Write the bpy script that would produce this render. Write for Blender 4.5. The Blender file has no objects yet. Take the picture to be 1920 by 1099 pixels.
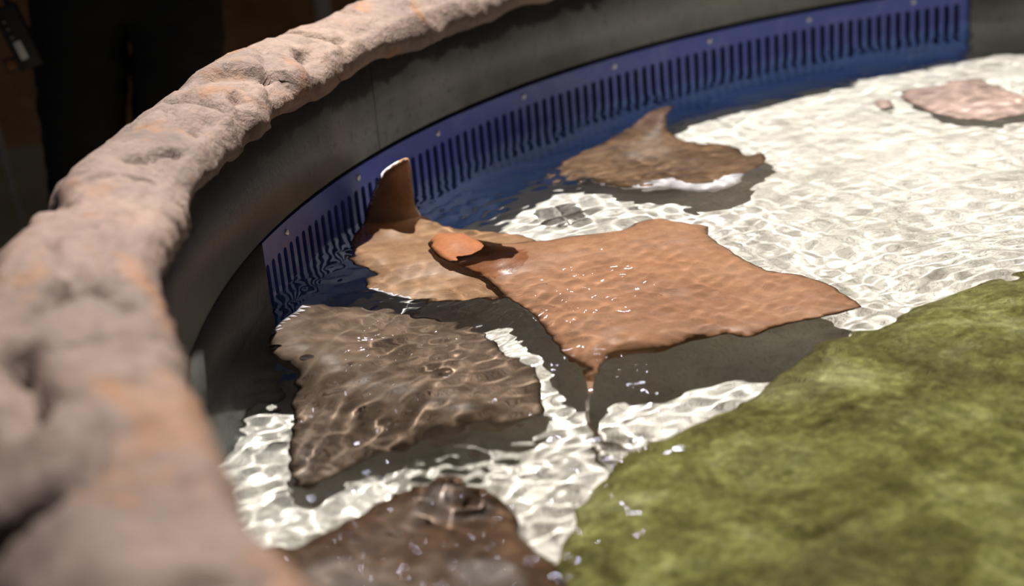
import bpy, bmesh, math, random
import numpy as np
from mathutils import Vector, Matrix, noise, geometry

random.seed(7)
RNG = np.random.default_rng(11)
S = bpy.context.scene
COL = S.collection
PI = math.pi

# ------------------------------------------------------------------ camera
cam_d = bpy.data.cameras.new('camera')
cam = bpy.data.objects.new('camera', cam_d)
COL.objects.link(cam)
cam_d.sensor_width = 36.0
cam_d.lens = 52.98
cam_d.clip_start = 0.05
cam.matrix_world = Matrix(((0.99573879, 0.09221857, 0.0, -1.4574388),
                           (-0.03218526, 0.34752345, -0.93711876, -1.64324615),
                           (-0.08641975, 0.9331255, 0.34901066, 0.72739745),
                           (0, 0, 0, 1)))
cam_d.dof.use_dof = True
cam_d.dof.focus_distance = 2.12
cam_d.dof.aperture_fstop = 2.3
S.camera = cam

# ------------------------------------------------------------------ world and lamp
world = bpy.data.worlds.new('world')
S.world = world
world.use_nodes = True
world.node_tree.nodes['Background'].inputs[0].default_value = (0.80, 0.84, 1.0, 1)
world.node_tree.nodes['Background'].inputs[1].default_value = 0.050

lamp_d = bpy.data.lights.new('pool_spot', 'SPOT')
lamp = bpy.data.objects.new('pool_spot', lamp_d)
COL.objects.link(lamp)
LAMP_POS = Vector((-1.48, 2.28, 5.0))
LAMP_TGT = Vector((-0.55, 0.22, 0.0))
lamp.location = LAMP_POS
lamp.rotation_euler = (LAMP_TGT - LAMP_POS).to_track_quat('-Z', 'Y').to_euler()
lamp_d.energy = 4900
lamp_d.color = (1.0, 0.95, 0.90)
lamp_d.spot_size = math.radians(46)
lamp_d.spot_blend = 0.75
lamp_d.shadow_soft_size = 0.03
lamp_d.cycles.is_caustics_light = True

# small pendant lamps further along the hall; they only glint on the wet surfaces
for lx, ly, lz, le in ((-1.15, 3.2, 1.75, 2.4), (-1.90, 3.1, 2.0, 2.4)):
    gd = bpy.data.lights.new('hall_lamp', 'POINT')
    gd.energy = le
    gd.color = (0.86, 0.84, 1.0)
    gd.shadow_soft_size = 0.028
    g = bpy.data.objects.new('hall_lamp', gd)
    COL.objects.link(g)
    g.location = (lx, ly, lz)

vs = S.view_settings
vs.view_transform = 'Standard'
vs.look = 'None'
vs.gamma = 1.0
vs.use_curve_mapping = False
vs.exposure = 0.0
S.cycles.max_bounces = 10
S.cycles.transmission_bounces = 8
S.cycles.transparent_max_bounces = 8
S.cycles.use_denoising = True

# ------------------------------------------------------------------ constants of the pool (metres, z = 0 at the water line)
R_WALL = 1.828
A0 = 2.6226624
DA = 0.013610814           # one slot pitch (25 mm) as an angle
Z_RIM = 0.249
Z_HALL = -0.50


# ------------------------------------------------------------------ helpers
def tag(o, label=None, cat=None, group=None, kind=None):
    if label: o['label'] = label
    if cat: o['category'] = cat
    if group: o['group'] = group
    if kind: o['kind'] = kind
    return o


def link_mesh(name, me, mats, parent=None, smooth=True):
    for m in (mats if isinstance(mats, (list, tuple)) else [mats]):
        me.materials.append(m)
    if smooth:
        me.polygons.foreach_set('use_smooth', np.ones(len(me.polygons), bool))
    o = bpy.data.objects.new(name, me)
    COL.objects.link(o)
    if parent is not None:
        o.parent = parent
    return o


def mesh_obj(name, verts, faces, mats, parent=None, smooth=True, mat_idx=None):
    me = bpy.data.meshes.new(name)
    me.from_pydata([tuple(map(float, v)) for v in verts], [], [tuple(map(int, f)) for f in faces])
    me.update()
    o = link_mesh(name, me, mats, parent, smooth)
    if mat_idx is not None:
        me.polygons.foreach_set('material_index', np.asarray(mat_idx, np.int32))
    return o


def bm_obj(name, bm, mats, parent=None, smooth=True):
    bmesh.ops.recalc_face_normals(bm, faces=bm.faces)
    me = bpy.data.meshes.new(name)
    bm.to_mesh(me)
    bm.free()
    return link_mesh(name, me, mats, parent, smooth)


def empty(name, loc):
    o = bpy.data.objects.new(name, None)
    o.empty_display_size = 0.05
    COL.objects.link(o)
    o.location = loc
    return o


def grid_faces(nu, nv, wrap_u=False, wrap_v=False, flip=False):
    f = []
    for i in range(nu if wrap_u else nu - 1):
        for j in range(nv if wrap_v else nv - 1):
            a, b = i * nv + j, ((i + 1) % nu) * nv + j
            c, d = ((i + 1) % nu) * nv + (j + 1) % nv, i * nv + (j + 1) % nv
            f.append((a, d, c, b) if flip else (a, b, c, d))
    return f


def fbm(p, octaves=4, scale=1.0, gain=0.5):
    s, a = 0.0, 1.0
    q = Vector(p) * scale
    for _ in range(octaves):
        s += a * noise.noise(q)
        q = q * 2.03 + Vector((3.1, 7.7, 1.3))
        a *= gain
    return s


def smooth01(x):
    x = np.clip(x, 0, 1)
    return x * x * (3 - 2 * x)


class NT:
    """small node-tree builder"""
    def __init__(self, name):
        self.m = bpy.data.materials.new(name)
        self.m.use_nodes = True
        self.t = self.m.node_tree
        self.b = self.t.nodes['Principled BSDF']
        self.coord = self.t.nodes.new('ShaderNodeTexCoord').outputs['Object']

    def link(self, a, b):
        self.t.links.new(a, b)

    def val(self, inp, v):
        if isinstance(v, (int, float, tuple, list)):
            inp.default_value = v
        else:
            self.link(v, inp)

    def noise(self, scale, detail=4, rough=0.55, dist=0.0, vec=None, out='Fac'):
        n = self.t.nodes.new('ShaderNodeTexNoise')
        n.inputs['Scale'].default_value = scale
        n.inputs['Detail'].default_value = detail
        n.inputs['Roughness'].default_value = rough
        n.inputs['Distortion'].default_value = dist
        self.link(vec or self.coord, n.inputs['Vector'])
        return n.outputs[out]

    def voronoi(self, scale, feature='F1', vec=None, out='Distance'):
        n = self.t.nodes.new('ShaderNodeTexVoronoi')
        n.feature = feature
        n.inputs['Scale'].default_value = scale
        self.link(vec or self.coord, n.inputs['Vector'])
        return n.outputs[out]

    def scaled(self, sx, sy, sz):
        n = self.t.nodes.new('ShaderNodeMapping')
        n.inputs['Scale'].default_value = (sx, sy, sz)
        self.link(self.coord, n.inputs['Vector'])
        return n.outputs[0]

    def ramp(self, fac, stops):
        n = self.t.nodes.new('ShaderNodeValToRGB')
        el = n.color_ramp.elements
        while len(el) < len(stops):
            el.new(0.5)
        for e, (p, c) in zip(el, stops):
            e.position = p
            e.color = (c, c, c, 1) if isinstance(c, (int, float)) else (*c, 1)
        self.link(fac, n.inputs[0])
        return n.outputs[0]

    def mix(self, fac, a, b, mode='MIX'):
        n = self.t.nodes.new('ShaderNodeMix')
        n.data_type = 'RGBA'
        n.blend_type = mode
        self.val(n.inputs[0], fac)
        for i, v in ((6, a), (7, b)):
            self.val(n.inputs[i], (*v, 1) if isinstance(v, tuple) and len(v) == 3 else v)
        return n.outputs[2]

    def math(self, op, a, b=0.0):
        n = self.t.nodes.new('ShaderNodeMath')
        n.operation = op
        self.val(n.inputs[0], a)
        self.val(n.inputs[1], b)
        return n.outputs[0]

    def sep(self):
        n = self.t.nodes.new('ShaderNodeSeparateXYZ')
        self.link(self.coord, n.inputs[0])
        return n.outputs

    def bump(self, h, strength=0.4, dist=0.01):
        n = self.t.nodes.new('ShaderNodeBump')
        n.inputs['Strength'].default_value = strength
        n.inputs['Distance'].default_value = dist
        self.link(h, n.inputs['Height'])
        self.link(n.outputs[0], self.b.inputs['Normal'])

    def out(self, color=None, rough=None, spec=None, metal=None):
        if color is not None:
            self.val(self.b.inputs['Base Color'], (*color, 1) if isinstance(color, tuple) and len(color) == 3 else color)
        if rough is not None: self.val(self.b.inputs['Roughness'], rough)
        if spec is not None: self.b.inputs['Specular IOR Level'].default_value = spec
        if metal is not None: self.b.inputs['Metallic'].default_value = metal
        return self.m


# ------------------------------------------------------------------ materials
def mat_rock():
    n = NT('faux_rock')
    big = n.noise(3.2, 5, 0.6, 0.6)
    base = n.ramp(big, [(0.28, (0.08858, 0.06173, 0.05071)), (0.42, (0.1462, 0.1034, 0.08552)), (0.58, (0.1993, 0.1402, 0.1112)), (0.78, (0.3012, 0.2127, 0.1438))])
    rust = n.ramp(n.noise(6.5, 6, 0.62, 1.2), [(0.54, 0.0), (0.66, 1.0)])
    c = n.mix(n.math('MULTIPLY', rust, 0.7), base, (0.2369, 0.1067, 0.04048))
    pink = n.ramp(n.noise(2.1, 3, 0.5, 0.3, vec=n.scaled(1.3, 0.8, 1.7)), [(0.52, 0.0), (0.68, 1.0)])
    c = n.mix(n.math('MULTIPLY', pink, 0.4), c, (0.2215, 0.1358, 0.11))
    fine = n.noise(70, 6, 0.7)
    c = n.mix(0.55, c, n.ramp(fine, [(0.3, 0.50), (0.7, 1.25)]), 'MULTIPLY')
    pits = n.ramp(n.noise(34, 5, 0.65, 0.4), [(0.27, 0.35), (0.36, 1.0)])
    c = n.mix(1.0, c, pits, 'MULTIPLY')
    h = n.math('ADD', n.math('MULTIPLY', n.noise(45, 7, 0.65), 0.6), n.math('MULTIPLY', n.noise(12, 5, 0.6), 1.0))
    n.bump(h, 0.8, 0.014)
    return n.out(c, 0.78, 0.35)


def mat_wall():
    n = NT('dark_pool_wall')
    base = n.ramp(n.noise(5, 6, 0.6, 0.5), [(0.3, (0.080, 0.081, 0.073)), (0.55, (0.145, 0.147, 0.132)), (0.75, (0.19, 0.184, 0.158))])
    spots = n.ramp(n.noise(60, 4, 0.6), [(0.30, 0.35), (0.42, 1.0)])
    c = n.mix(0.8, base, spots, 'MULTIPLY')
    streak = n.ramp(n.noise(85, 5, 0.65, 0.3, vec=n.scaled(1, 1, 0.09)), [(0.58, 0.0), (0.80, 1.0)])
    c = n.mix(n.math('MULTIPLY', streak, 0.14), c, (0.26, 0.26, 0.27))
    xyz = n.sep()
    a_s = math.radians(154.9)
    off = n.math('ADD', n.math('MULTIPLY', xyz[0], -math.sin(a_s)), n.math('MULTIPLY', xyz[1], math.cos(a_s)))
    off = n.math('ABSOLUTE', n.math('ADD', off, n.math('MULTIPLY', n.noise(12, 3), 0.012)))
    c = n.mix(n.ramp(n.math('MULTIPLY', off, 100.0), [(0.12, 0.85), (0.3, 0.0)]), c, (0.012, 0.012, 0.012))
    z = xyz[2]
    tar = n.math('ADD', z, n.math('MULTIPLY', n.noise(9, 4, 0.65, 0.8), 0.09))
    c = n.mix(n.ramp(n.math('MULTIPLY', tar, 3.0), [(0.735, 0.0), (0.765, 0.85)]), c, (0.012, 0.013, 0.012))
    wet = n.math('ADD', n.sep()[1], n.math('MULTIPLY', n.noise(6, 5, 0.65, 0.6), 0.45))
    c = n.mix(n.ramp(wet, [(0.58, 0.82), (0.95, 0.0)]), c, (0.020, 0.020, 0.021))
    algae = n.ramp(n.noise(14, 4, 0.6), [(0.55, 0.0), (0.72, 0.4)])
    c = n.mix(algae, c, (0.06, 0.07, 0.045))
    n.bump(n.noise(55, 6, 0.65), 0.35, 0.006)
    return n.out(c, 0.42, 0.4)


def mat_blue():
    n = NT('blue_plastic')
    scuff = n.ramp(n.noise(13, 7, 0.68, 0.6), [(0.50, 0.0), (0.72, 1.0)])
    c = n.mix(n.math('MULTIPLY', scuff, 0.35), (0.050, 0.082, 0.40), (0.17, 0.21, 0.48))
    below = n.ramp(n.math('ADD', n.math('MULTIPLY', n.sep()[2], 10.0), 0.5), [(0.22, 1.0), (0.40, 0.0)])
    c = n.mix(below, c, (0.045, 0.115, 0.37))     # cyan tint of the water, painted into the panel below the water line
    n.bump(n.noise(80, 3, 0.6), 0.08, 0.003)
    return n.out(c, 0.38, 0.5)


def mat_sand():
    n = NT('pale_sand')
    c = n.ramp(n.noise(9, 6, 0.65, 0.6), [(0.28, (0.42, 0.385, 0.325)), (0.45, (0.60, 0.565, 0.50)), (0.65, (0.66, 0.63, 0.57))])
    sp = n.ramp(n.noise(150, 3, 0.7), [(0.33, 0.62), (0.5, 1.0)])
    c = n.mix(0.6, c, sp, 'MULTIPLY')
    n.bump(n.noise(60, 6, 0.7), 0.5, 0.008)
    return n.out(c, 0.9, 0.2)


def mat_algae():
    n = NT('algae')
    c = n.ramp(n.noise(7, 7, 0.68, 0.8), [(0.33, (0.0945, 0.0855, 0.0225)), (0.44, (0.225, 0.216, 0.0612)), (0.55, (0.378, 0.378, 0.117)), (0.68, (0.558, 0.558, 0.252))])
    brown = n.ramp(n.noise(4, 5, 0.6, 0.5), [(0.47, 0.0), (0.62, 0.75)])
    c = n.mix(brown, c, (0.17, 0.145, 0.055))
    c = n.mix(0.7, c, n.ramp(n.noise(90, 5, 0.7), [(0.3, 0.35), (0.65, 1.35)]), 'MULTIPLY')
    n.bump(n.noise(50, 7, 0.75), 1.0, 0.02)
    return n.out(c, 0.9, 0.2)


def mat_skin(name, dark, mid, light, scale=9, rough=0.42):
    n = NT(name)
    c = n.ramp(n.noise(scale, 6, 0.6, 0.7), [(0.28, dark), (0.5, mid), (0.75, light)])
    c = n.mix(0.35, c, n.ramp(n.noise(110, 4, 0.65), [(0.32, 0.6), (0.62, 1.1)]), 'MULTIPLY')
    n.bump(n.noise(160, 3, 0.6), 0.12, 0.002)
    return n.out(c, rough, 0.13)


def mat_flat(name, c, rough=0.5, spec=0.4, metal=0.0, bump=None):
    n = NT(name)
    col = n.mix(0.5, c, n.ramp(n.noise(40, 4), [(0.3, 0.8), (0.7, 1.1)]), 'MULTIPLY')
    if bump:
        n.bump(n.noise(bump[0], 4), bump[1], 0.004)
    return n.out(col, rough, spec, metal)


def mat_water():
    n = NT('water')
    t = n.t
    t.nodes.remove(n.b)
    g = t.nodes.new('ShaderNodeBsdfGlass')
    g.inputs['Roughness'].default_value = 0.0
    g.inputs['IOR'].default_value = 1.333
    g.inputs['Color'].default_value = (0.968, 0.985, 0.985, 1)
    t.links.new(g.outputs[0], t.nodes['Material Output'].inputs[0])
    return n.m


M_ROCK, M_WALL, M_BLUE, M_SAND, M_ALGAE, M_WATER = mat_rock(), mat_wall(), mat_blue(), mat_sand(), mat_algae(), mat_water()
M_STEEL = mat_flat('steel', (0.62, 0.62, 0.64), 0.28, 0.5, 1.0)
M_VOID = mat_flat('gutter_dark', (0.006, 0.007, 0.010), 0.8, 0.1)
M_BELLY_SHEEN = mat_skin('pale_belly_and_sheen', (0.55, 0.52, 0.55), (0.68, 0.65, 0.68), (0.78, 0.76, 0.76))
M_EYE = mat_flat('eye_dark', (0.012, 0.010, 0.012), 0.1, 0.6)

OUT = {
'main': [(-1.58, 0.5664, -0.003), (-1.572, 0.5824, -0.003), (-1.54, 0.5836, -0.003), (-1.507, 0.5733, -0.005), (-1.47, 0.5555, -0.016), (-1.409, 0.5676, -0.038), (-1.334, 0.5718, -0.043), (-1.279, 0.5819, -0.048), (-1.251, 0.6109, -0.048), (-1.216, 0.6248, -0.048), (-1.191, 0.601, -0.048), (-1.167, 0.5829, -0.048), (-1.147, 0.5666, -0.048), (-1.151, 0.5234, -0.048), (-1.142, 0.4658, -0.043), (-1.117, 0.3923, -0.043), (-1.095, 0.3477, -0.043), (-1.056, 0.3194, -0.043), (-1.032, 0.2915, -0.043), (-1.014, 0.2449, -0.043), (-1.003, 0.1883, -0.043), (-1.046, 0.1707, -0.045), (-1.083, 0.1596, -0.047), (-1.127, 0.1432, -0.047), (-1.166, 0.1223, -0.049), (-1.19, 0.1373, -0.049), (-1.233, 0.1282, -0.051), (-1.277, 0.1059, -0.053), (-1.311, 0.1051, -0.058), (-1.337, 0.1058, -0.063), (-1.353, 0.0858, -0.066), (-1.365, 0.0566, -0.07), (-1.373, 0.0185, -0.074), (-1.378, -0.0122, -0.08), (-1.377, -0.0461, -0.09), (-1.364, -0.0864, -0.11), (-1.367, -0.0898, -0.11), (-1.382, -0.048, -0.09), (-1.382, -0.0112, -0.08), (-1.378, 0.0197, -0.074), (-1.375, 0.0589, -0.07), (-1.375, 0.0842, -0.066), (-1.39, 0.1082, -0.063), (-1.404, 0.1418, -0.059), (-1.414, 0.1848, -0.055), (-1.424, 0.2357, -0.053), (-1.441, 0.2988, -0.053), (-1.465, 0.3505, -0.053), (-1.498, 0.428, -0.043), (-1.532, 0.4627, -0.01), (-1.564, 0.5061, -0.003)],
'A': [(-1.603, 0.686, 0.105), (-1.6, 0.6915, 0.082), (-1.601, 0.6925, 0.055), (-1.6, 0.6973, 0.022), (-1.589, 0.7183, -0.012), (-1.559, 0.6839, -0.035), (-1.516, 0.6647, -0.045), (-1.457, 0.6361, -0.05), (-1.416, 0.6026, -0.06), (-1.395, 0.5413, -0.09), (-1.416, 0.458, -0.095), (-1.446, 0.3843, -0.09), (-1.473, 0.3686, -0.08), (-1.519, 0.3634, -0.065), (-1.564, 0.3567, -0.055), (-1.61, 0.3763, -0.05), (-1.645, 0.3997, -0.047), (-1.666, 0.4229, -0.045), (-1.674, 0.4473, -0.045), (-1.669, 0.4727, -0.042), (-1.661, 0.4875, -0.04), (-1.686, 0.5207, -0.038), (-1.7, 0.5596, -0.036), (-1.707, 0.6103, -0.034), (-1.701, 0.6555, -0.028), (-1.689, 0.6985, -0.005), (-1.676, 0.7164, 0.028), (-1.663, 0.7164, 0.054), (-1.647, 0.7081, 0.08), (-1.623, 0.693, 0.098)],
'C': [(-1.785, 0.226, -0.03), (-1.788, 0.2585, -0.028), (-1.78, 0.3027, -0.025), (-1.768, 0.3258, -0.025), (-1.754, 0.3596, -0.025), (-1.73, 0.3646, -0.03), (-1.701, 0.3663, -0.055), (-1.658, 0.38, -0.085), (-1.597, 0.3638, -0.105), (-1.543, 0.3346, -0.115), (-1.499, 0.276, -0.115), (-1.485, 0.2263, -0.105), (-1.462, 0.1737, -0.1), (-1.436, 0.1241, -0.095), (-1.435, 0.0722, -0.1), (-1.434, 0.0232, -0.105), (-1.466, -0.0075, -0.115), (-1.508, -0.0155, -0.12), (-1.556, -0.0236, -0.125), (-1.613, -0.0406, -0.13), (-1.65, -0.0555, -0.135), (-1.68, -0.0796, -0.138), (-1.702, -0.1087, -0.14), (-1.72, -0.1109, -0.138), (-1.733, -0.087, -0.13), (-1.74, -0.0492, -0.12), (-1.742, 0.0064, -0.105), (-1.742, 0.0771, -0.085), (-1.743, 0.1395, -0.065), (-1.749, 0.161, -0.05), (-1.767, 0.1768, -0.04), (-1.782, 0.2041, -0.035)],
'D': [(-1.369, 0.9775, -0.09), (-1.336, 1.056, -0.095), (-1.293, 1.104, -0.095), (-1.236, 1.172, -0.08), (-1.188, 1.227, -0.06), (-1.154, 1.293, -0.045), (-1.101, 1.314, -0.022), (-1.115, 1.265, -0.03), (-1.132, 1.174, -0.05), (-1.118, 1.129, -0.08), (-1.081, 1.102, -0.095), (-1.027, 1.069, -0.1), (-1.01, 1.004, -0.1), (-0.9783, 1.018, -0.1), (-0.9757, 0.9706, -0.1), (-1.002, 0.9083, -0.095), (-1.05, 0.8314, -0.085), (-1.097, 0.7876, -0.08), (-1.138, 0.7824, -0.08), (-1.181, 0.8326, -0.085), (-1.231, 0.8412, -0.09), (-1.281, 0.9041, -0.095), (-1.334, 0.9511, -0.095)],
'E': [(-1.763, -0.3001, -0.06), (-1.746, -0.2885, -0.06), (-1.702, -0.293, -0.055), (-1.674, -0.2724, -0.055), (-1.65, -0.2535, -0.05), (-1.623, -0.2299, -0.045), (-1.598, -0.2145, -0.04), (-1.567, -0.1986, -0.035), (-1.547, -0.1911, -0.03), (-1.521, -0.2075, -0.035), (-1.494, -0.2313, -0.045), (-1.477, -0.2589, -0.055), (-1.473, -0.2989, -0.06), (-1.459, -0.3254, -0.065), (-1.439, -0.365, -0.065), (-1.428, -0.4029, -0.07), (-1.436, -0.4512, -0.075), (-1.501, -0.4994, -0.075), (-1.611, -0.4905, -0.075), (-1.704, -0.4298, -0.07), (-1.76, -0.3515, -0.065)],
'F': [(-0.6343, 1.335, -0.12), (-0.6045, 1.379, -0.12), (-0.5588, 1.37, -0.12), (-0.5053, 1.401, -0.12), (-0.4602, 1.396, -0.12), (-0.4413, 1.321, -0.12), (-0.4229, 1.271, -0.12), (-0.3926, 1.222, -0.12), (-0.3909, 1.156, -0.12), (-0.451, 1.117, -0.12), (-0.4999, 1.107, -0.12), (-0.5289, 1.09, -0.12), (-0.5845, 1.111, -0.12), (-0.6161, 1.148, -0.12), (-0.6241, 1.201, -0.12), (-0.6362, 1.258, -0.12)],
'lump': [(-0.6853, 1.343, -0.15), (-0.666, 1.359, -0.15), (-0.6589, 1.324, -0.15), (-0.663, 1.281, -0.15), (-0.6878, 1.256, -0.15), (-0.6951, 1.285, -0.15)],
'ledge': [(-0.3708, 0.501, -0.1), (-0.5696, 0.4107, -0.1), (-0.7669, 0.29, -0.1), (-0.8678, 0.2498, -0.1), (-0.9477, 0.197, -0.1), (-0.9722, 0.1662, -0.1), (-1.024, 0.1467, -0.1), (-1.073, 0.1288, -0.1), (-1.107, 0.0781, -0.1), (-1.15, 0.032, -0.1), (-1.177, -0.0075, -0.1), (-1.221, -0.0416, -0.1), (-1.276, -0.072, -0.1), (-1.336, -0.1131, -0.1), (-1.365, -0.1391, -0.1), (-1.365, -0.1641, -0.1), (-1.392, -0.2009, -0.1), (-1.411, -0.2261, -0.1), (-1.408, -0.2654, -0.1), (-1.427, -0.2991, -0.1), (-1.435, -0.3382, -0.1), (-1.444, -0.3938, -0.1), (-1.438, -0.4647, -0.1), (-1.273, -0.7017, -0.1), (-0.9124, -0.8595, -0.1), (-0.2582, -0.2911, -0.1)],
}

# ------------------------------------------------------------------ the setting
def ring(name, prof, a1, a2, n, mats, closed=False, flip=False, **kw):
    """a profile of (r, z) points turned round the pool axis"""
    ang = np.linspace(a1, a2, n + 1)[: n if closed else n + 1]
    v = [(r * math.cos(a), r * math.sin(a), z) for a in ang for r, z in prof]
    return mesh_obj(name, v, grid_faces(len(ang), len(prof), wrap_u=closed, flip=flip), mats, **kw)


G1, G2 = A0 + 24.2 * DA, A0 - 63.2 * DA        # left and right end of the grille
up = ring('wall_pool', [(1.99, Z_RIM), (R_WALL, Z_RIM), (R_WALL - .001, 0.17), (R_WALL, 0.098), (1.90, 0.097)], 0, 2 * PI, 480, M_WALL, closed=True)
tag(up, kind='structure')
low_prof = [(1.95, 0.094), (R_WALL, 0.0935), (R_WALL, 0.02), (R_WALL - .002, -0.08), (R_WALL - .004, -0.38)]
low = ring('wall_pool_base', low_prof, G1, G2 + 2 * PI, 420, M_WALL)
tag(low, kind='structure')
for nm, a in (('wall_pool_end', G1), ('wall_pool_end', G2)):
    c, s = math.cos(a), math.sin(a)
    v = [(r * c, r * s, z) for r, z in ((R_WALL, .094), (R_WALL, -.38), (1.93, -.38), (1.93, .094))]
    tag(mesh_obj(nm, v, [(0, 1, 2, 3)], M_WALL), kind='structure')
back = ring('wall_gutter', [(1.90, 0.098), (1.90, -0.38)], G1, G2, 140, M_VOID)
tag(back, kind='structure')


def floor_z(r, a):
    # a narrow trough runs along the foot of the grille
    da = (math.degrees(a) % 360)
    w = float(smooth01((da - 84) / 12) * smooth01((176 - da) / 7))
    return -0.168 - 0.175 * w * float(smooth01((r - 1.66) / 0.05))


def build_floor():
    rs = np.concatenate([np.linspace(0.0, 0.5, 8), np.linspace(0.52, R_WALL + 0.01, 110)])
    na = 480
    v = []
    for i in range(na):
        a = 2 * PI * i / na
        for r in rs:
            x, y = r * math.cos(a), r * math.sin(a)
            z = floor_z(r, a) + 0.012 * fbm((x, y, 0.3), 4, 5.0) + 0.004 * fbm((x, y, 1.3), 3, 22.0)
            v.append((x, y, z))
    return mesh_obj('floor', v, grid_faces(na, len(rs), wrap_u=True), M_SAND)


tag(build_floor(), kind='structure')


SEAMS = [([(-1.861, -0.513), (-1.849, -0.460), (-1.835, -0.427), (-1.820, -0.421)], 0.013, 0.020),
         ([(-1.828, -0.414), (-1.817, -0.404), (-1.797, -0.420), (-1.779, -0.441), (-1.765, -0.472)], 0.012, 0.028),
         ([(-1.897, -0.253), (-1.875, -0.329), (-1.859, -0.365), (-1.845, -0.382), (-1.828, -0.414)], 0.006, 0.014),
         ([(-1.882, 0.061), (-1.867, 0.077), (-1.856, 0.105), (-1.830, 0.115), (-1.805, 0.082), (-1.785, 0.055)], 0.007, 0.016),
         ([(-1.835, -0.584), (-1.819, -0.631), (-1.803, -0.676)], 0.011, 0.035),
         ([(-1.802, 0.352), (-1.775, 0.229), (-1.783, 0.176), (-1.762, 0.091)], 0.008, 0.020),
         ([(-1.796, 0.598), (-1.768, 0.455), (-1.768, 0.353)], 0.007, 0.012),
         ([(-1.743, 0.614), (-1.712, 0.503), (-1.691, 0.387)], 0.007, 0.010),
         ([(-1.777, 0.127), (-1.769, 0.026), (-1.769, -0.030)], 0.010, 0.014),
         ([(-1.892, 0.295), (-1.851, 0.222), (-1.796, 0.209)], 0.006, 0.012),
         ([(-1.688, 0.738), (-1.667, 0.619), (-1.670, 0.502)], 0.007, 0.014),
         ([(-1.983, 0.010), (-1.940, -0.078), (-1.914, -0.125)], 0.012, 0.014),
         ([(-1.741, -0.542), (-1.755, -0.566), (-1.782, -0.576)], 0.012, 0.008),
         ([(-1.621, -0.873), (-1.645, -0.853), (-1.668, -0.852)], 0.012, 0.008)]   # creases between the cast boulders: points, width, depth


def build_rim():
    prof = [(1.850, .236), (1.826, .238), (1.814, .249), (1.814, .266), (1.825, .284), (1.845, .297), (1.868, .306), (1.895, .311), (1.922, .309),
            (1.946, .300), (1.965, .285), (1.978, .262), (1.984, .230), (1.987, .18), (1.985, .08), (1.983, -.05), (1.985, -.2), (1.99, -.36), (1.99, Z_HALL)]
    P = []
    for (r1, z1), (r2, z2) in zip(prof[:-1], prof[1:]):
        k = max(1, int(math.hypot(r2 - r1, z2 - z1) / 0.0075)) if z1 > 0.2 else 3
        P += [(r1 + (r2 - r1) * t / k, z1 + (z2 - z1) * t / k) for t in range(k)]
    P.append(prof[-1])
    # outward direction of the profile
    nrm = []
    for i in range(len(P)):
        a, b = P[max(0, i - 1)], P[min(len(P) - 1, i + 1)]
        d = (b[0] - a[0], b[1] - a[1])
        l = math.hypot(*d)
        nrm.append((-d[1] / l, d[0] / l))
    v = []
    na = 1500
    for i in range(na):
        a = 2 * PI * i / na
        ca, sa = math.cos(a), math.sin(a)
        for (r, z), (nr, nz) in zip(P, nrm):
            x, y = r * ca, r * sa
            q = Vector((x, y, z))
            warp = Vector((noise.noise(q * 4), noise.noise(q * 4 + Vector((9, 0, 0))), noise.noise(q * 4 + Vector((0, 9, 0))))) * 0.09
            d = 0.018 * noise.noise(q * 5.0) + 0.008 * noise.noise(q * 11 + Vector((5, 5, 5)))
            d += 0.009 * (0.4 - abs(noise.noise((q + warp) * 13))) + 0.0032 * noise.noise(q * 36) + 0.0018 * noise.noise(q * 85)
            if -2.1 < x < -1.3 and -1.2 < y < 1.7 and z > 0.2:
                for line, wd, dp in SEAMS:
                    dm = 9.0
                    for (ax_, ay_), (bx_, by_) in zip(line[:-1], line[1:]):
                        ex, ey = bx_ - ax_, by_ - ay_
                        t = max(0.0, min(1.0, ((x - ax_) * ex + (y - ay_) * ey) / (ex * ex + ey * ey)))
                        dm = min(dm, math.hypot(x - ax_ - t * ex, y - ay_ - t * ey))
                    if dm < 3 * wd:
                        d -= dp * math.exp(-(dm / wd * (1 + 0.5 * noise.noise(q * 40))) ** 2)
            # cracks between the cast boulders
            cr = abs(noise.noise((q + warp * 1.6) * 4.2 + Vector((2.2, 0, 7))))
            d -= 0.022 * math.exp(-(cr / 0.035) ** 2) * (0.4 + 0.6 * (noise.noise(q * 3.1) > -0.1))
            if r < 1.835 and z > 0.2:
                d = max(d * 0.9 + 0.005, -0.002)
            if z < 0.245 and r < 1.86:
                d = max(d * 0.3, -0.001)
            if r < 1.84 and z < 0.30:      # the lower lip of the cast rock is ragged
                z += (0.012 * noise.noise(q * 7 + Vector((0, 0, 4))) + 0.006 * noise.noise(q * 22)) * (0.30 - z) / 0.06
            v.append((x + nr * ca * d, y + nr * sa * d, z + nz * d))
    return mesh_obj('pool_rim', v, grid_faces(na, len(P), wrap_u=True, flip=True), M_ROCK)


rim = build_rim()
tag(rim, 'rough pinkish brown cast rock rim curving around the pool', 'pool rim')


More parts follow.
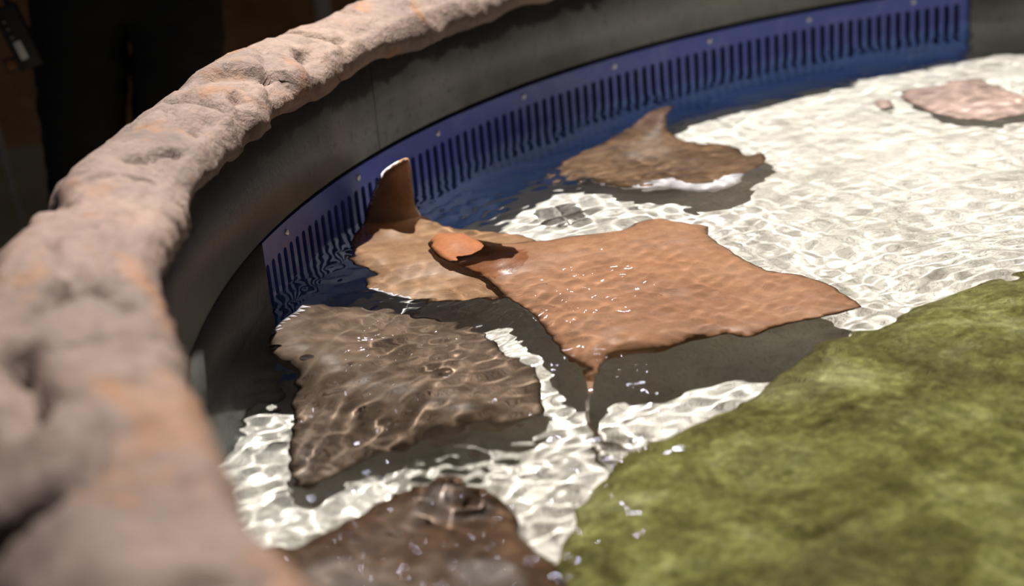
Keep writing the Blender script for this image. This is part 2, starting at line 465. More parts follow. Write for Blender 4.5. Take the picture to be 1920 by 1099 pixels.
# ------------------------------------------------------------------ blue overflow grille
def build_grille():
    rf, rb = 1.8368, 1.8420
    ztop, zbot = 0.086, -0.36
    st, sb, hw = 0.052, -0.135, 0.0066 / R_WALL   # slot top / bottom, half width as an angle
    na = 8
    hz = hw * R_WALL
    V, F = [], []

    def vert(a, z, r):
        V.append((r * math.cos(a), r * math.sin(a), z))
        return len(V) - 1

    def quad4(pts, r, flip):
        idx = [vert(a, z, r) for a, z in pts]
        F.append(idx[::-1] if flip else idx)

    def solid(a1, a2, z1, z2):
        quad4([(a1, z1), (a2, z1), (a2, z2), (a1, z2)], rf, False)
        quad4([(a1, z1), (a2, z1), (a2, z2), (a1, z2)], rb, True)

    def edge(p, q):
        i = [vert(p[0], p[1], rf), vert(q[0], q[1], rf), vert(q[0], q[1], rb), vert(p[0], p[1], rb)]
        F.append(i)

    for k in range(-23, 63):
        ac = A0 - k * DA
        al, ar = ac + DA / 2, ac - DA / 2
        sl, sr = ac + hw, ac - hw
        solid(al, sl, zbot, ztop)
        solid(sr, ar, zbot, ztop)
        th = [PI - PI * j / na for j in range(na + 1)]
        arc_t = [(ac - hw * math.cos(t), st - hz + hz * math.sin(t)) for t in th]
        arc_b = [(ac - hw * math.cos(t), sb + hz - hz * math.sin(t)) for t in th]
        for j in range(na):
            for r, fl in ((rf, False), (rb, True)):
                quad4([arc_t[j], arc_t[j + 1], (arc_t[j + 1][0], ztop), (arc_t[j][0], ztop)], r, fl)
                quad4([(arc_b[j][0], zbot), (arc_b[j + 1][0], zbot), arc_b[j + 1], arc_b[j]], r, fl)
            edge(arc_t[j], arc_t[j + 1])
            edge(arc_b[j + 1], arc_b[j])
        edge(arc_b[0], arc_t[0])
        edge(arc_t[-1], arc_b[-1])
        edge((al, ztop), (ar, ztop))
    aL, aR = A0 + 23.5 * DA, A0 - 62.5 * DA
    for a1, a2 in ((G1, aL), (aR, G2)):
        solid(a1, a2, zbot, ztop)
        edge((a1, ztop), (a2, ztop))
    return V, F


gv, gf = build_grille()
grille = mesh_obj('overflow_grille', gv, gf, M_BLUE, smooth=False)
bm = bmesh.new()
bm.from_mesh(grille.data)
bmesh.ops.remove_doubles(bm, verts=bm.verts, dist=1e-5)
bmesh.ops.recalc_face_normals(bm, faces=bm.faces)
bm.to_mesh(grille.data)
bm.free()
tag(grille, 'curved blue slotted overflow grille along the inside of the pool wall', 'grille')


def screw_mesh():
    bm = bmesh.new()
    prof = [(0.0, 0.0030), (0.0016, 0.0028), (0.0019, 0.0018), (0.0030, 0.0030), (0.0048, 0.0020), (0.0056, 0.0), (0.0056, -0.004)]
    n = 20
    rings = []
    for r, h in prof:
        rings.append([bm.verts.new((r * math.cos(2 * PI * i / n), r * math.sin(2 * PI * i / n), h)) for i in range(n)] if r > 0 else [bm.verts.new((0, 0, h))])
    for a, b in zip(rings[:-1], rings[1:]):
        for i in range(n):
            if len(a) == 1:
                bm.faces.new((a[0], b[i], b[(i + 1) % n]))
            else:
                bm.faces.new((a[i], b[i], b[(i + 1) % n], a[(i + 1) % n]))
    me = bpy.data.meshes.new('screw')
    bm.to_mesh(me)
    bm.free()
    return me


sm = screw_mesh()
sm.materials.append(M_STEEL)
sm.polygons.foreach_set('use_smooth', np.ones(len(sm.polygons), bool))
for i in range(-2, 6):
    a = A0 - (2.55 + 11 * i) * DA
    o = bpy.data.objects.new('screw', sm)
    COL.objects.link(o)
    inward = Vector((-math.cos(a), -math.sin(a), 0))
    o.matrix_world = Matrix.Translation(Vector((1.8366 * math.cos(a), 1.8366 * math.sin(a), 0.0700))) @ inward.to_track_quat('Z', 'Y').to_matrix().to_4x4()
    o.parent = grille
    o['label'] = 'silver screw head'


# ------------------------------------------------------------------ water
SPLASH = [(-1.523, 0.724, 0.075, 1.50), (-1.531, -0.215, 0.055, 2.00), (-1.566, 0.169, 0.030, 1.00), (-1.632, 0.236, 0.030, 0.80), (-1.375, 0.172, 0.028, 0.55), (-1.495, 0.534, 0.020, 0.70), (-1.362, 0.850, 0.050, 1.30), (-1.760, 0.367, 0.060, 0.60), (-1.357, 0.023, 0.050, 0.60), (-1.703, 0.538, 0.050, 0.60),
          (-1.63, 0.10, 0.26, 0.33), (-1.32, 0.30, 0.28, 0.20), (-1.60, 0.47, 0.11, 0.30), (-1.58, -0.36, 0.20, 0.25), (-1.22, 0.88, 0.18, 0.25), (-1.72, 0.42, 0.09, 0.4), (-0.5, 1.25, 0.2, 0.25)]


def waves(x, y):
    h = np.zeros_like(x)
    wx = x + 0.05 * np.sin(3.1 * y + 1.0) + 0.03 * np.sin(7.3 * x + 2.1 * y)
    wy = y + 0.05 * np.sin(2.7 * x + 0.4) + 0.03 * np.sin(6.1 * y - 3.3 * x + 1.7)
    for lam, slope, cnt in ((0.55, 0.022, 5), (0.28, 0.030, 7), (0.14, 0.028, 9), (0.075, 0.024, 11), (0.042, 0.022, 14), (0.027, 0.028, 16)):
        for _ in range(cnt):
            L = lam * RNG.uniform(0.8, 1.25)
            th = RNG.uniform(0, 2 * PI)
            k = 2 * PI / L
            A = slope / k * math.sqrt(2.0 / cnt)
            h += A * np.sin(k * (wx * math.cos(th) + wy * math.sin(th)) + RNG.uniform(0, 2 * PI))
    for sx, sy, sr, amp in SPLASH:
        g = amp * np.exp(-((x - sx) ** 2 + (y - sy) ** 2) / (2 * (0.6 * sr) ** 2))
        for _ in range(16):
            L = RNG.uniform(0.020, 0.05)
            th = RNG.uniform(0, 2 * PI)
            k = 2 * PI / L
            h += g * 0.127 / k * np.sin(k * (x * math.cos(th) + y * math.sin(th)) + RNG.uniform(0, 6.28))
    return h


def build_water():
    step = 0.0066
    e = R_WALL + step

    def nodes(a, b, fine):          # finer where the rays stir the surface
        return np.concatenate([np.linspace(-e, a, int((a + e) / step) + 2)[:-1], np.linspace(a, b, int((b - a) / fine) + 1)[:-1], np.linspace(b, e, int((e - b) / step) + 2)])
    X, Y = np.meshgrid(nodes(-R_WALL + 0.02, -0.95, 0.0037), nodes(-0.50, 0.85, 0.0037), indexing='ij')
    # pull the outermost ring of nodes onto the wall so the sheet closes against it
    Rr = np.hypot(X, Y)
    lim = R_WALL + 0.004
    keep = Rr < lim + step * 0.9
    sc = np.where(Rr > lim, lim / np.maximum(Rr, 1e-6), 1.0)
    X, Y = X * sc, Y * sc
    Z = waves(X, Y)
    idx = -np.ones(X.shape, np.int64)
    idx[keep] = np.arange(keep.sum())
    co = np.stack([X[keep], Y[keep], Z[keep]], 1)
    q = np.stack([idx[:-1, :-1], idx[1:, :-1], idx[1:, 1:], idx[:-1, 1:]], -1).reshape(-1, 4)
    q = q[(q >= 0).all(1)]
    me = bpy.data.meshes.new('water')
    me.vertices.add(len(co))
    me.vertices.foreach_set('co', co.ravel())
    me.loops.add(q.size)
    me.loops.foreach_set('vertex_index', q.ravel().astype(np.int32))
    me.polygons.add(len(q))
    me.polygons.foreach_set('loop_start', np.arange(0, q.size, 4, dtype=np.int32))
    me.polygons.foreach_set('loop_total', np.full(len(q), 4, np.int32))
    me.update()
    me.validate()
    return link_mesh('water', me, M_WATER)


water = build_water()
water.cycles.is_caustics_caster = True
tag(water, 'clear rippled water filling the pool', 'water', kind='stuff')


# ------------------------------------------------------------------ rays
def closed_spline(pts, step):
    P = [Vector(p) for p in pts]
    n = len(P)
    out = []
    for i in range(n):
        p0, p1, p2, p3 = P[i - 1], P[i], P[(i + 1) % n], P[(i + 2) % n]
        k = max(1, int(round((p2 - p1).length / step)))
        for j in range(k):
            t = j / k
            # cubic hermite with slightly tightened tangents
            m1, m2 = (p2 - p0) * 0.40, (p3 - p1) * 0.40
            h00, h10 = 2 * t ** 3 - 3 * t ** 2 + 1, t ** 3 - 2 * t ** 2 + t
            h01, h11 = -2 * t ** 3 + 3 * t ** 2, t ** 3 - t ** 2
            out.append(h00 * p1 + h10 * m1 + h01 * p2 + h11 * m2)
    return np.array([tuple(v) for v in out])


def seg_dist(P, A, B):
    d = B - A
    t = np.clip(((P - A) @ d) / max(1e-9, d @ d), 0, 1)
    return np.hypot(*(P - (A + t[:, None] * d)).T)


def ray_body(name, outline, axis, ctrl, mats, Lb=0.05, thin=0.004, thick=0.028, belly=0.5, width=0.085, step=0.011, ripple=0.0, parent=None, folds=(), patches=(), shear=0.0):
    """closed fish-shaped skin inside an outline given as (x, y, z) points: thin at the margins,
    thick along the body axis; ctrl are further (x, y, z) points the mid surface passes"""
    def lean(L):
        L = np.array(L, float)
        if len(L): L[:, 1] += shear * L[:, 2]
        return L
    O = lean(closed_spline(outline, step * 0.8))
    ctrl = lean(ctrl)
    patches = [(lean(l_), r_, k_) for l_, r_, k_ in patches]
    lo, hi = O[:, :2].min(0), O[:, :2].max(0)
    gx = np.arange(lo[0], hi[0], step)
    gy = np.arange(lo[1], hi[1], step)
    G = np.array([(x + (j % 2) * step / 2, y) for j, y in enumerate(gy) for x in gx])
    G += RNG.uniform(-.12, .12, G.shape) * step
    # inside test and distance to the outline
    A, B = O[:, :2], np.roll(O[:, :2], -1, 0)
    ins = np.zeros(len(G), bool)
    dist = np.full(len(G), 9.0)
    for a, b in zip(A, B):
        cond = (a[1] > G[:, 1]) != (b[1] > G[:, 1])
        if cond.any():
            xi = (b[0] - a[0]) * (G[:, 1] - a[1]) / (b[1] - a[1] + 1e-12) + a[0]
            ins ^= cond & (G[:, 0] < xi)
        dist = np.minimum(dist, seg_dist(G, a, b))
    sel = ins & (dist > step * 0.45)
    G, dist = G[sel], dist[sel]
    nO = len(O)
    allp = np.concatenate([O[:, :2], G])
    res = geometry.delaunay_2d_cdt([Vector(p) for p in allp], [], [list(range(nO))], 1, 1e-6)
    vc, tris, orig = res[0], res[2], res[3]
    XY = np.array([tuple(v) for v in vc])
    n = len(XY)
    edge = np.array([any(i < nO for i in o) if o else False for o in orig])
    D = np.full(n, 9.0)
    for a, b in zip(A, B):
        D = np.minimum(D, seg_dist(XY, a, b))
    D[edge] = 0.0
    # mid surface height
    K = np.concatenate([O, np.array(ctrl)]) if len(ctrl) else O
    wt = np.concatenate([np.ones(nO), np.full(len(ctrl), 14.0)])
    Z = np.zeros(n)
    for i in range(n):
        d2 = ((K[:, :2] - XY[i]) ** 2).sum(1) + 1e-8
        w = wt / d2 ** 1.5
        Z[i] = (w * K[:, 2]).sum() / w.sum()
    Z[edge] = [O[min(j for j in o if j < nO), 2] for o, e in zip(orig, edge) if e]
    ax = np.array(axis)
    dax = np.full(n, 9.0)
    for a, b in zip(ax[:-1], ax[1:]):
        dax = np.minimum(dax, seg_dist(XY, a[:2], b[:2]))
    T = thin + (thick - thin) * np.exp(-(dax / width) ** 2)
    prof = np.sqrt(np.clip(1 - (1 - np.clip(D / Lb, 0, 1)) ** 2, 0, 1))
    up = T * prof
    if ripple:
        up = up + prof * ripple * np.array([noise.noise(Vector((x * 14, y * 14, 3.3))) + 0.6 * noise.noise(Vector((x * 34, y * 34, 1.3))) for x, y in XY])
    for fx, fy, fr, fh in folds:
        up = up + prof * fh * np.exp(-((XY[:, 0] - fx) ** 2 + (XY[:, 1] - fy) ** 2) / fr ** 2)
    # normals of the mid surface
    mid = np.column_stack([XY[:, 0], XY[:, 1] - shear * Z, Z])
    dom = np.column_stack([XY, np.zeros(n)])
    tris = [list(t) if np.cross(dom[t[1]] - dom[t[0]], dom[t[2]] - dom[t[0]])[2] > 0 else list(t)[::-1] for t in tris]
    N = np.zeros((n, 3))
    for t in tris:
        a, b, c = mid[list(t)]
        nn = np.cross(b - a, c - a)
        for k in t: N[k] += nn
    N /= np.linalg.norm(N, axis=1)[:, None] + 1e-12
    top = mid + N * up[:, None]
    bot = mid - N * (belly * T * prof)[:, None]
    V = list(map(tuple, top))
    bi = np.zeros(n, int)
    for i in range(n):
        if edge[i]: bi[i] = i
        else:
            bi[i] = len(V)
            V.append(tuple(bot[i]))
    F, mi = [], []
    for t in tris:
        cen = dom[t].mean(0)[:2]
        m_ = 0
        for line, rad, k_ in patches:
            L_ = np.array(line)[:, :2]
            if min(seg_dist(cen[None], p_, q_)[0] for p_, q_ in zip(L_[:-1], L_[1:])) < rad: m_ = k_
        F.append(t); mi.append(m_)
        bt = [int(bi[k]) for k in t[::-1]]
        if not all(edge[k] for k in t):
            F.append(bt); mi.append(1)
    return mesh_obj(name, V, F, mats, parent=parent, mat_idx=mi)


def ball(name, loc, rx, ry, rz, mat, parent):
    bm = bmesh.new()
    bmesh.ops.create_uvsphere(bm, u_segments=18, v_segments=12, radius=1.0)
    bmesh.ops.scale(bm, vec=(rx, ry, rz), verts=bm.verts)
    bmesh.ops.translate(bm, vec=loc, verts=bm.verts)
    return bm_obj(name, bm, mat, parent)


SK_MAIN = mat_skin('ray_skin_tan', (0.21, 0.1042, 0.05712), (0.2814, 0.1428, 0.0798), (0.336, 0.1806, 0.105))
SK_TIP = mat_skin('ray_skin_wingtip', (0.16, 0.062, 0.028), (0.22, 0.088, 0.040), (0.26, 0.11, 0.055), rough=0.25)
SK_A = mat_skin('ray_skin_brown', (0.2016, 0.1092, 0.0588), (0.2772, 0.1596, 0.0882), (0.3444, 0.21, 0.1218))
SK_C = mat_skin('ray_skin_grey_brown', (0.0714, 0.04872, 0.0336), (0.1386, 0.0966, 0.06888), (0.21, 0.1512, 0.1092), 14)
SK_D = mat_skin('ray_skin_umber', (0.063, 0.03528, 0.02016), (0.126, 0.07392, 0.042), (0.21, 0.126, 0.07728), 18)
SK_E = mat_skin('ray_skin_dark', (0.0378, 0.02016, 0.0126), (0.084, 0.0462, 0.02688), (0.1428, 0.0798, 0.0462), 12)
SK_F = mat_skin('ray_skin_pink', (0.3024, 0.21, 0.1764), (0.42, 0.294, 0.252), (0.5544, 0.3948, 0.3528), 7)

RAYS = []
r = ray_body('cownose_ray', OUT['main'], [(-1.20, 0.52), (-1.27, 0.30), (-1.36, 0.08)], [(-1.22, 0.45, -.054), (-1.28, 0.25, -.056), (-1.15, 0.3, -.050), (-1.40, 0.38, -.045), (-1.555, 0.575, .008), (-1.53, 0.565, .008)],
             [SK_MAIN, M_BELLY_SHEEN, SK_E, SK_TIP], thick=0.024, width=0.10, ripple=0.003, folds=((-1.355, 0.115, 0.022, 0.010), (-1.305, 0.125, 0.02, 0.009), (-1.335, 0.085, 0.014, 0.008)),
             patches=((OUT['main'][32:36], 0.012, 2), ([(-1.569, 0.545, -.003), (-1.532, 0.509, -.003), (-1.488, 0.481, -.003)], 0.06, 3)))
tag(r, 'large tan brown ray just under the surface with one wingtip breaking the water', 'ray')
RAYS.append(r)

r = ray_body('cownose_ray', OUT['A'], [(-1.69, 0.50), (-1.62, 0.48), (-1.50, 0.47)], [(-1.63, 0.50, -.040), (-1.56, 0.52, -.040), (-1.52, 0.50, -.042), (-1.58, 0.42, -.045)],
             [SK_A, M_BELLY_SHEEN], thick=0.014, width=0.06, thin=0.003, step=0.0075, Lb=0.04, ripple=0.0015,
             patches=((OUT['A'][15:18], 0.006, 1), (OUT['A'][26:30], 0.0045, 1)), shear=1.6)  # second strip: bright wet sheen painted pale along the raised wing's left edge
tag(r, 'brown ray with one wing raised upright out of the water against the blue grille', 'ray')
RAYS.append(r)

r = ray_body('cownose_ray', OUT['C'], [(-1.75, 0.20), (-1.66, 0.13), (-1.53, 0.02)], [(-1.72, 0.18, -.05), (-1.62, 0.08, -.08), (-1.54, 0.03, -.095)],
             [SK_C, M_BELLY_SHEEN], thick=0.030, width=0.075, ripple=0.004, patches=((OUT['C'][1:5], 0.0045, 1),))
tag(r, 'dark grey brown ray with its blunt snout and eye close to the dark wall', 'ray')
RAYS.append(r)
ball('eye', (-1.7758, 0.2120, -.020), 0.009, 0.005, 0.005, M_EYE, r)
ball('eye', (-1.757, 0.285, -.028), 0.008, 0.008, 0.008, M_EYE, r)
ball('spiracle', (-1.729, 0.1735, -.026), 0.011, 0.006, 0.006, M_BELLY_SHEEN, r)

r = ray_body('cownose_ray', OUT['D'], [(-1.32, 0.86), (-1.2, 0.85), (-1.05, 0.84)], [(-1.22, 0.98, -.10), (-1.12, 0.92, -.10)],
             [SK_D, M_BELLY_SHEEN], thick=0.020, width=0.09, belly=1.6, ripple=0.002, step=0.009,
             patches=((OUT['D'][16:20], 0.022, 1), (OUT['D'][19:21], 0.008, 1)))
tag(r, 'mottled brown ray with a white upturned wing edge, alone beyond the tan ray', 'ray')
RAYS.append(r)

r = ray_body('cownose_ray', OUT['E'], [(-1.70, -0.36), (-1.58, -0.36), (-1.48, -0.38)], [(-1.60, -0.36, -.07), (-1.52, -.30, -.06)],
             [SK_E, M_BELLY_SHEEN], thick=0.026, width=0.08, ripple=0.003)
tag(r, 'very dark brown ray nearest the camera, cut off by the bottom of the photo', 'ray')
RAYS.append(r)

r = ray_body('stingray', OUT['F'], [(-0.60, 1.25), (-0.5, 1.25), (-0.42, 1.25)], [(-0.5, 1.25, -.115)],
             [SK_F, M_BELLY_SHEEN], thick=0.022, width=0.09, belly=0.8, ripple=0.004)
tag(r, 'pale pink rounded ray resting on the bright sand beside the far wall', 'ray')
RAYS.append(r)

r = ray_body('pebble', OUT['lump'], [(-0.68, 1.30), (-0.67, 1.31)], [], [SK_F, SK_F], thick=0.016, width=0.03, belly=1.0, step=0.006, Lb=0.02)
tag(r, 'small pale pink lump on the bright sand left of the pale pink ray', 'pebble')
RAYS.append(r)

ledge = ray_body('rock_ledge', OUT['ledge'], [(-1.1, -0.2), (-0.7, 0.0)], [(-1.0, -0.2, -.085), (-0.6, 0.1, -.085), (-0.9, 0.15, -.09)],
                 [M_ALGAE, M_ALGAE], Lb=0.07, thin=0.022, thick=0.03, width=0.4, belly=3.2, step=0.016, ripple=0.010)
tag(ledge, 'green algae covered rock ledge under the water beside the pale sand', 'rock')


# ------------------------------------------------------------------ the hall behind
def build_hall():
    v = [(-9, -6, Z_HALL), (9, -6, Z_HALL), (9, 7, Z_HALL), (-9, 7, Z_HALL)]
    n = NT('hall_floor')
    m = n.out(n.ramp(n.noise(3, 5), [(0.3, (0.26, 0.23, 0.13)), (0.7, (0.40, 0.36, 0.22))]), 0.6, 0.3)
    # ring-shaped so the floor stops at the pool's outer wall
    ang = np.linspace(0, 2 * PI, 97)[:-1]
    vv = [(r * math.cos(a), r * math.sin(a), Z_HALL) for a in ang for r in (1.9, 2.4, 4, 9)]
    tag(mesh_obj('floor_hall', vv, grid_faces(96, 4, wrap_u=True), m), kind='structure')
    nb = NT('hall_rockwork')
    c = nb.ramp(nb.noise(1.6, 6, 0.6, 0.8), [(0.3, (0.22, 0.115, 0.052)), (0.55, (0.46, 0.25, 0.12)), (0.75, (0.60, 0.36, 0.19))])
    nb.bump(nb.noise(8, 6, 0.65), 0.7, 0.05)
    mb = nb.out(c, 0.8, 0.2)
    v = []
    nx, nz = 90, 40
    for i in range(nx):
        for j in range(nz):
            x, z = -7 + 14 * i / (nx - 1), Z_HALL + 4.0 * j / (nz - 1)
            y = 3.6 + 0.22 * fbm((x, 0.5, z), 4, 1.1)
            v.append((x, y, z))
    tag(mesh_obj('wall_back', v, grid_faces(nx, nz), mb), kind='structure')


build_hall()


# ------------------------------------------------------------------ the person behind the rim
def skin_obj(name, pts, edges, rad, mat, parent=None, root=0, levels=2):
    """one continuous surface grown round a skeleton of joints"""
    me = bpy.data.meshes.new(name)
    me.from_pydata(pts, edges, [])
    tmp = bpy.data.objects.new(name, me)
    COL.objects.link(tmp)
    tmp.modifiers.new('skin', 'SKIN').use_smooth_shade = True
    for i, r in enumerate(rad):
        r = r if isinstance(r, tuple) else (r, r)
        me.skin_vertices[0].data[i].radius = r
        me.skin_vertices[0].data[i].use_root = (i == root)
    sub = tmp.modifiers.new('sub', 'SUBSURF')
    sub.levels = sub.render_levels = levels
    dg = bpy.context.evaluated_depsgraph_get()
    out = bpy.data.meshes.new_from_object(tmp.evaluated_get(dg))
    bpy.data.objects.remove(tmp)
    out.name = name
    return link_mesh(name, out, mat, parent)


def loft(name, rows, mat, parent, n=28, cap=True, wrinkle=0.0):
    """elliptical sections (x, y, z, rx, ry) joined into a tube"""
    v = []
    for i, (x, y, z, rx, ry) in enumerate(rows):
        for k in range(n):
            a = 2 * PI * k / n
            w = 1 + wrinkle * (noise.noise(Vector((x * 9 + math.cos(a) * 1.6, z * 16 + math.sin(a) * .7, math.sin(a) * 1.6 + y))) * 1.0
                               + 0.5 * noise.noise(Vector((math.cos(a) * 3, z * 40 + 6 * math.sin(a), math.sin(a) * 3))))
            v.append((x + rx * w * math.cos(a), y + ry * w * math.sin(a), z))
    f = []
    m = len(rows)
    for i in range(m - 1):
        for k in range(n):
            f.append((i * n + k, i * n + (k + 1) % n, (i + 1) * n + (k + 1) % n, (i + 1) * n + k))
    if cap:
        f.append(tuple(range(n))[::-1])
        f.append(tuple((m - 1) * n + k for k in range(n)))
    return mesh_obj(name, v, f, mat, parent=parent)


def lerp_rows(keys, step=0.02):
    out = []
    for a, b in zip(keys[:-1], keys[1:]):
        k = max(1, int(abs(a[2] - b[2]) / step))
        for j in range(k):
            t = j / k
            out.append(tuple(p + (q - p) * t for p, q in zip(a, b)))
    out.append(keys[-1])
    return out


def build_person():
    cloth = mat_flat('dark_cloth', (0.016, 0.017, 0.021), 0.85, 0.15, bump=(300, 0.3))
    shirt_m = mat_flat('black_shirt', (0.012, 0.012, 0.014), 0.85, 0.15, bump=(260, 0.3))
    skin_m = mat_flat('skin', (0.42, 0.24, 0.16), 0.5, 0.35)
    hair_m = mat_flat('hair', (0.02, 0.014, 0.010), 0.6, 0.3)
    shoe_m = mat_flat('black_shoe', (0.012, 0.012, 0.012), 0.45, 0.4)
    p = empty('person', (-2.24, 1.62, Z_HALL))
    inv = Matrix.Translation(p.location).inverted()

    def put(o):
        o.data.transform(inv)
        return o
    # joints, world coordinates
    J = [(-2.22, 1.64, .38), (-2.22, 1.65, .60), (-2.22, 1.65, .82), (-2.22, 1.63, .94), (-2.22, 1.62, 1.04), (-2.22, 1.615, 1.12),     # 0-5 pelvis .. head
         (-2.325, 1.64, .34), (-2.36, 1.56, -.05), (-2.42, 1.61, -.42), (-2.43, 1.50, -.47),                                           # 6-9 leg
         (-2.115, 1.64, .34), (-2.165, 1.57, -.02), (-2.19, 1.61, -.42), (-2.18, 1.50, -.47),                                          # 10-13 leg
         (-2.40, 1.65, .86), (-2.47, 1.63, .60), (-2.34, 1.46, .56), (-2.29, 1.44, .57),                                               # 14-17 arm
         (-2.04, 1.65, .86), (-1.97, 1.63, .60), (-2.10, 1.46, .55), (-2.15, 1.44, .56)]                                              # 18-21 arm
    E = [(0, 1), (1, 2), (2, 3), (3, 4), (4, 5), (0, 6), (6, 7), (7, 8), (8, 9), (0, 10), (10, 11), (11, 12), (12, 13),
         (2, 14), (14, 15), (15, 16), (16, 17), (2, 18), (18, 19), (19, 20), (20, 21)]
    R = [(.13, .10), (.12, .09), (.14, .10), .055, (.075, .09), (.06, .075), .085, .055, .04, .032, .085, .055, .04, .032,
         .055, .042, .028, .032, .055, .042, .028, .032]
    for side, w, tip in ((1, 17, (-2.245, 1.425, .55)), (-1, 21, (-2.195, 1.425, .54))):
        bx, by, bz = J[w]
        for k in range(4):          # fingers, bent over the other hand
            oy, L = -0.018 + 0.000 * k, (0.036, 0.040, 0.038, 0.030)[k]
            i = len(J)
            J += [(bx + side * .022, by - .004 + .0 * k, bz + .022 - .015 * k), (bx + side * (.022 + L), by - .012, bz + .020 - .015 * k), (bx + side * (.020 + L * 1.45), by + .006, bz + .012 - .015 * k)]
            R += [.0085, .008, .007]
            E += [(w, i), (i, i + 1), (i + 1, i + 2)]
        i = len(J)
        J += [(bx + side * .008, by - .018, bz + .030), (bx + side * .035, by - .026, bz + .040)]
        R += [.010, .008]
        E += [(w, i), (i, i + 1)]
    put(skin_obj('body', J, E, R, skin_m, p))
    # face: nose, brow and chin as one small mesh on the head, ears and eyes
    put(loft('nose', [(-2.22, 1.545, 1.075, .016, .012), (-2.22, 1.538, 1.068, .015, .016), (-2.22, 1.545, 1.10, .009, .012), (-2.22, 1.555, 1.125, .007, .008)], skin_m, p, n=12))
    for sx in (-1, 1):
        put(ball('eye', (-2.22 + sx * .030, 1.553, 1.115), .012, .010, .008, M_EYE, p))
        put(ball('ear', (-2.22 + sx * .082, 1.63, 1.09), .010, .020, .032, skin_m, p))
    put(ball('mouth', (-2.22, 1.552, 1.035), .024, .010, .006, mat_flat('lips', (0.33, 0.13, 0.11), 0.5), p))
    put(ball('hair', (-2.22, 1.645, 1.15), .092, .100, .075, hair_m, p))
    # trousers: hips and two legs grown as one surface
    TJ = [(-2.22, 1.64, .40), (-2.22, 1.64, .50), (-2.325, 1.635, .27), (-2.337, 1.605, .13), (-2.355, 1.57, -.03), (-2.385, 1.585, -.22), (-2.42, 1.61, -.43),
          (-2.115, 1.635, .27), (-2.130, 1.605, .12), (-2.158, 1.575, -.02), (-2.175, 1.59, -.22), (-2.19, 1.61, -.43)]
    TE = [(0, 1), (0, 2), (2, 3), (3, 4), (4, 5), (5, 6), (0, 7), (7, 8), (8, 9), (9, 10), (10, 11)]
    TR = [(.175, .125), (.165, .115), .118, .112, .092, .080, .072, .118, .112, .092, .080, .072]
    tr = skin_obj('trousers', TJ, TE, TR, cloth, None, 0, 4)
    for v in tr.data.vertices:      # folds of the cloth
        q = v.co
        d = 0.006 * noise.noise(Vector((q.x * 9, q.y * 9, q.z * 22 + q.x * 18))) + 0.003 * noise.noise(Vector((q.x * 25, q.y * 25, q.z * 45)))
        v.co = q + v.normal * d
    tr.parent = p
    put(tr)
    put(loft('shirt', lerp_rows([(-2.22, 1.64, .46, .185, .135), (-2.22, 1.645, .62, .172, .125), (-2.22, 1.65, .80, .20, .13), (-2.22, 1.65, .89, .17, .10), (-2.22, 1.64, .93, .075, .075)]), shirt_m, p, cap=False, wrinkle=0.04))
    for s, x in ((-1, -2.44), (1, -2.0)):
        put(skin_obj('sleeve', [(-2.22 + s * .15, 1.65, .87), (-2.22 + s * .20, 1.648, .83), (-2.22 + s * .235, 1.64, .70)], [(0, 1), (1, 2)], [.062, .068, .062], shirt_m, p))
    for x, y in ((-2.425, 1.545), (-2.188, 1.545)):
        put(skin_obj('shoe', [(x, y + .09, -.455), (x, y + .02, -.455), (x, y - .07, -.465), (x, y - .14, -.472)], [(0, 1), (1, 2), (2, 3)], [(.042, .042), (.042, .042), (.046, .034), (.036, .026)], shoe_m, p))
    put(loft('belt', [(-2.22, 1.64, .445, .188, .137), (-2.22, 1.64, .485, .188, .137)], shoe_m, p, cap=False))
    tag(p, 'person in dark trousers standing behind the rim, radio on the hip', 'person')


build_person()


def rbox(name, sx, sy, sz, bevel, mat, parent=None):
    bm = bmesh.new()
    bmesh.ops.create_cube(bm, size=1.0)
    bmesh.ops.scale(bm, vec=(sx, sy, sz), verts=bm.verts)
    bmesh.ops.bevel(bm, geom=list(bm.edges), offset=bevel, segments=3, affect='EDGES', profile=0.5)
    return bm_obj(name, bm, mat, parent)


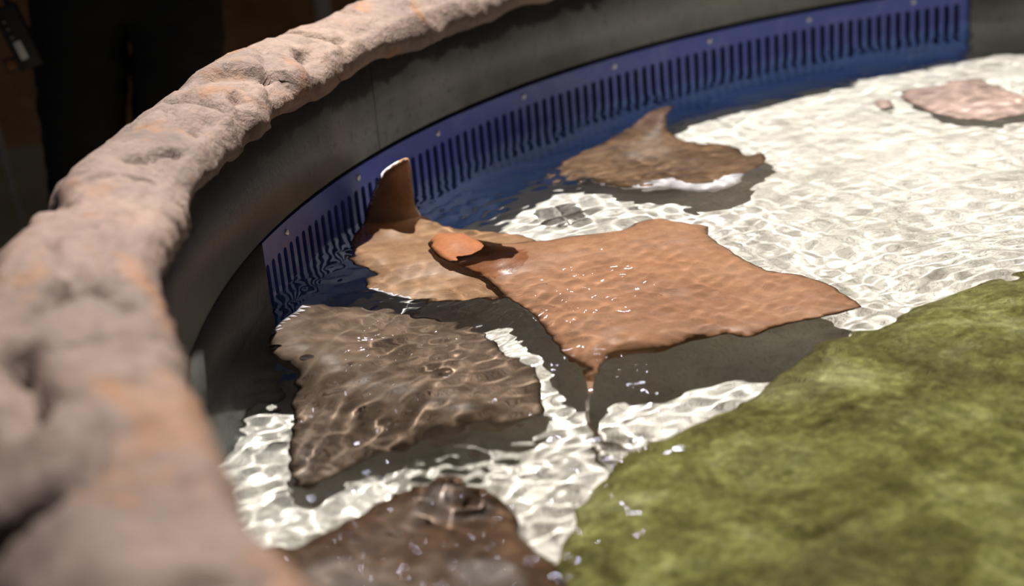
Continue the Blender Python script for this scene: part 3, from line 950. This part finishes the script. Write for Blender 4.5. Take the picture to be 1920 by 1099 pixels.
def build_radio():
    plastic = mat_flat('radio_plastic', (0.022, 0.022, 0.026), 0.5, 0.35)
    white = mat_flat('label_white', (0.86, 0.86, 0.95), 0.6)
    ink = mat_flat('ink', (0.10, 0.10, 0.16), 0.6)
    root = empty('radio', (-2.420, 1.478, 0.225))
    root.rotation_euler = (0, math.radians(-16), math.radians(6))
    rbox('body', .050, .034, .135, .006, plastic, root)
    a = loft('antenna', [(-.015, 0, .064, .007, .007), (-.015, 0, .10, .006, .006), (-.015, 0, .19, .004, .004)], plastic, root, n=12)
    k = loft('volume_knob', [(.012, 0, .064, .007, .007), (.012, 0, .082, .0065, .0065)], plastic, root, n=14)
    for z in (.040, .024, .006):
        b = loft('button', [(0, 0, 0, .0062, .0062), (0, 0, .003, .0055, .0055)], plastic, root, n=16)
        b.location = (-.008, -.017, z)
        b.rotation_euler = (PI / 2, 0, 0)
        ring_ = loft('button_stud', [(0, 0, .003, .0022, .0022), (0, 0, .0045, .0018, .0018)], M_STEEL, b, n=10)
    l = rbox('name_label', .0145, .0012, .038, .0004, white, root)
    l.location = (-.004, -.0176, -.025)
    l['label'] = 'white name label'
    cu = bpy.data.curves.new('lettering', 'FONT')
    cu.body = 'SHAYNE'
    cu.size = 0.0088
    cu.align_x = cu.align_y = 'CENTER'
    cu.extrude = 0.0001
    tmp = bpy.data.objects.new('lettering', cu)
    COL.objects.link(tmp)
    tm = bpy.data.meshes.new_from_object(tmp.evaluated_get(bpy.context.evaluated_depsgraph_get()))
    bpy.data.objects.remove(tmp)
    tm.materials.clear()
    t = link_mesh('lettering', tm, ink)
    t.parent = l
    t.location = (0, -.0008, 0)
    t.rotation_euler = Matrix(((0, -1, 0), (0, 0, -1), (1, 0, 0))).to_euler()
    tag(root, 'black two way radio with a white label clipped at the hip', 'radio')
    b = empty('badge', (-2.447, 1.483, 0.168))
    b.rotation_euler = (0, math.radians(-8), math.radians(10))
    rbox('holder', .030, .003, .030, .001, plastic, b)
    c = rbox('card', .022, .0012, .020, .0003, mat_flat('badge_card', (0.20, 0.075, 0.03), 0.5), b)
    c.location = (0, -.0017, 0)
    tag(b, 'small dark badge with a reddish card hanging below the radio', 'badge')


build_radio()


PAINT = mat_flat('grey_paint', (0.50, 0.49, 0.54), 0.35, 0.5)


def pole(name, p1, p2, r, base_r, label, cat):
    p1, p2 = Vector(p1), Vector(p2)
    root = empty(name, p1)
    d = p2 - p1
    bm = bmesh.new()
    bmesh.ops.create_cone(bm, cap_ends=True, segments=24, radius1=r, radius2=r, depth=d.length)
    bmesh.ops.rotate(bm, matrix=d.to_track_quat('Z', 'Y').to_matrix(), verts=bm.verts)
    bmesh.ops.translate(bm, vec=d / 2, verts=bm.verts)
    bm_obj('shaft', bm, PAINT, root)
    loft('base', [(0, 0, 0.0, base_r, base_r), (0, 0, .012, base_r, base_r), (0, 0, .03, r * 1.4, r * 1.4)], PAINT, root, n=32)
    tag(root, label, cat)


pole('metal_pole', (-1.958, 3.05, Z_HALL), (-1.958, 3.05, 2.0), .026, .10, 'upright grey metal pole standing behind the rock rim', 'pole')
pole('metal_rod', (-2.722, 2.20, Z_HALL), (-2.88, 2.45, 0.62), .006, .05, 'thin leaning metal rod at the left edge behind the rim', 'rod')

for o in RAYS + [ledge, bpy.data.objects['floor'], grille, low]:
    o.cycles.is_caustics_receiver = True
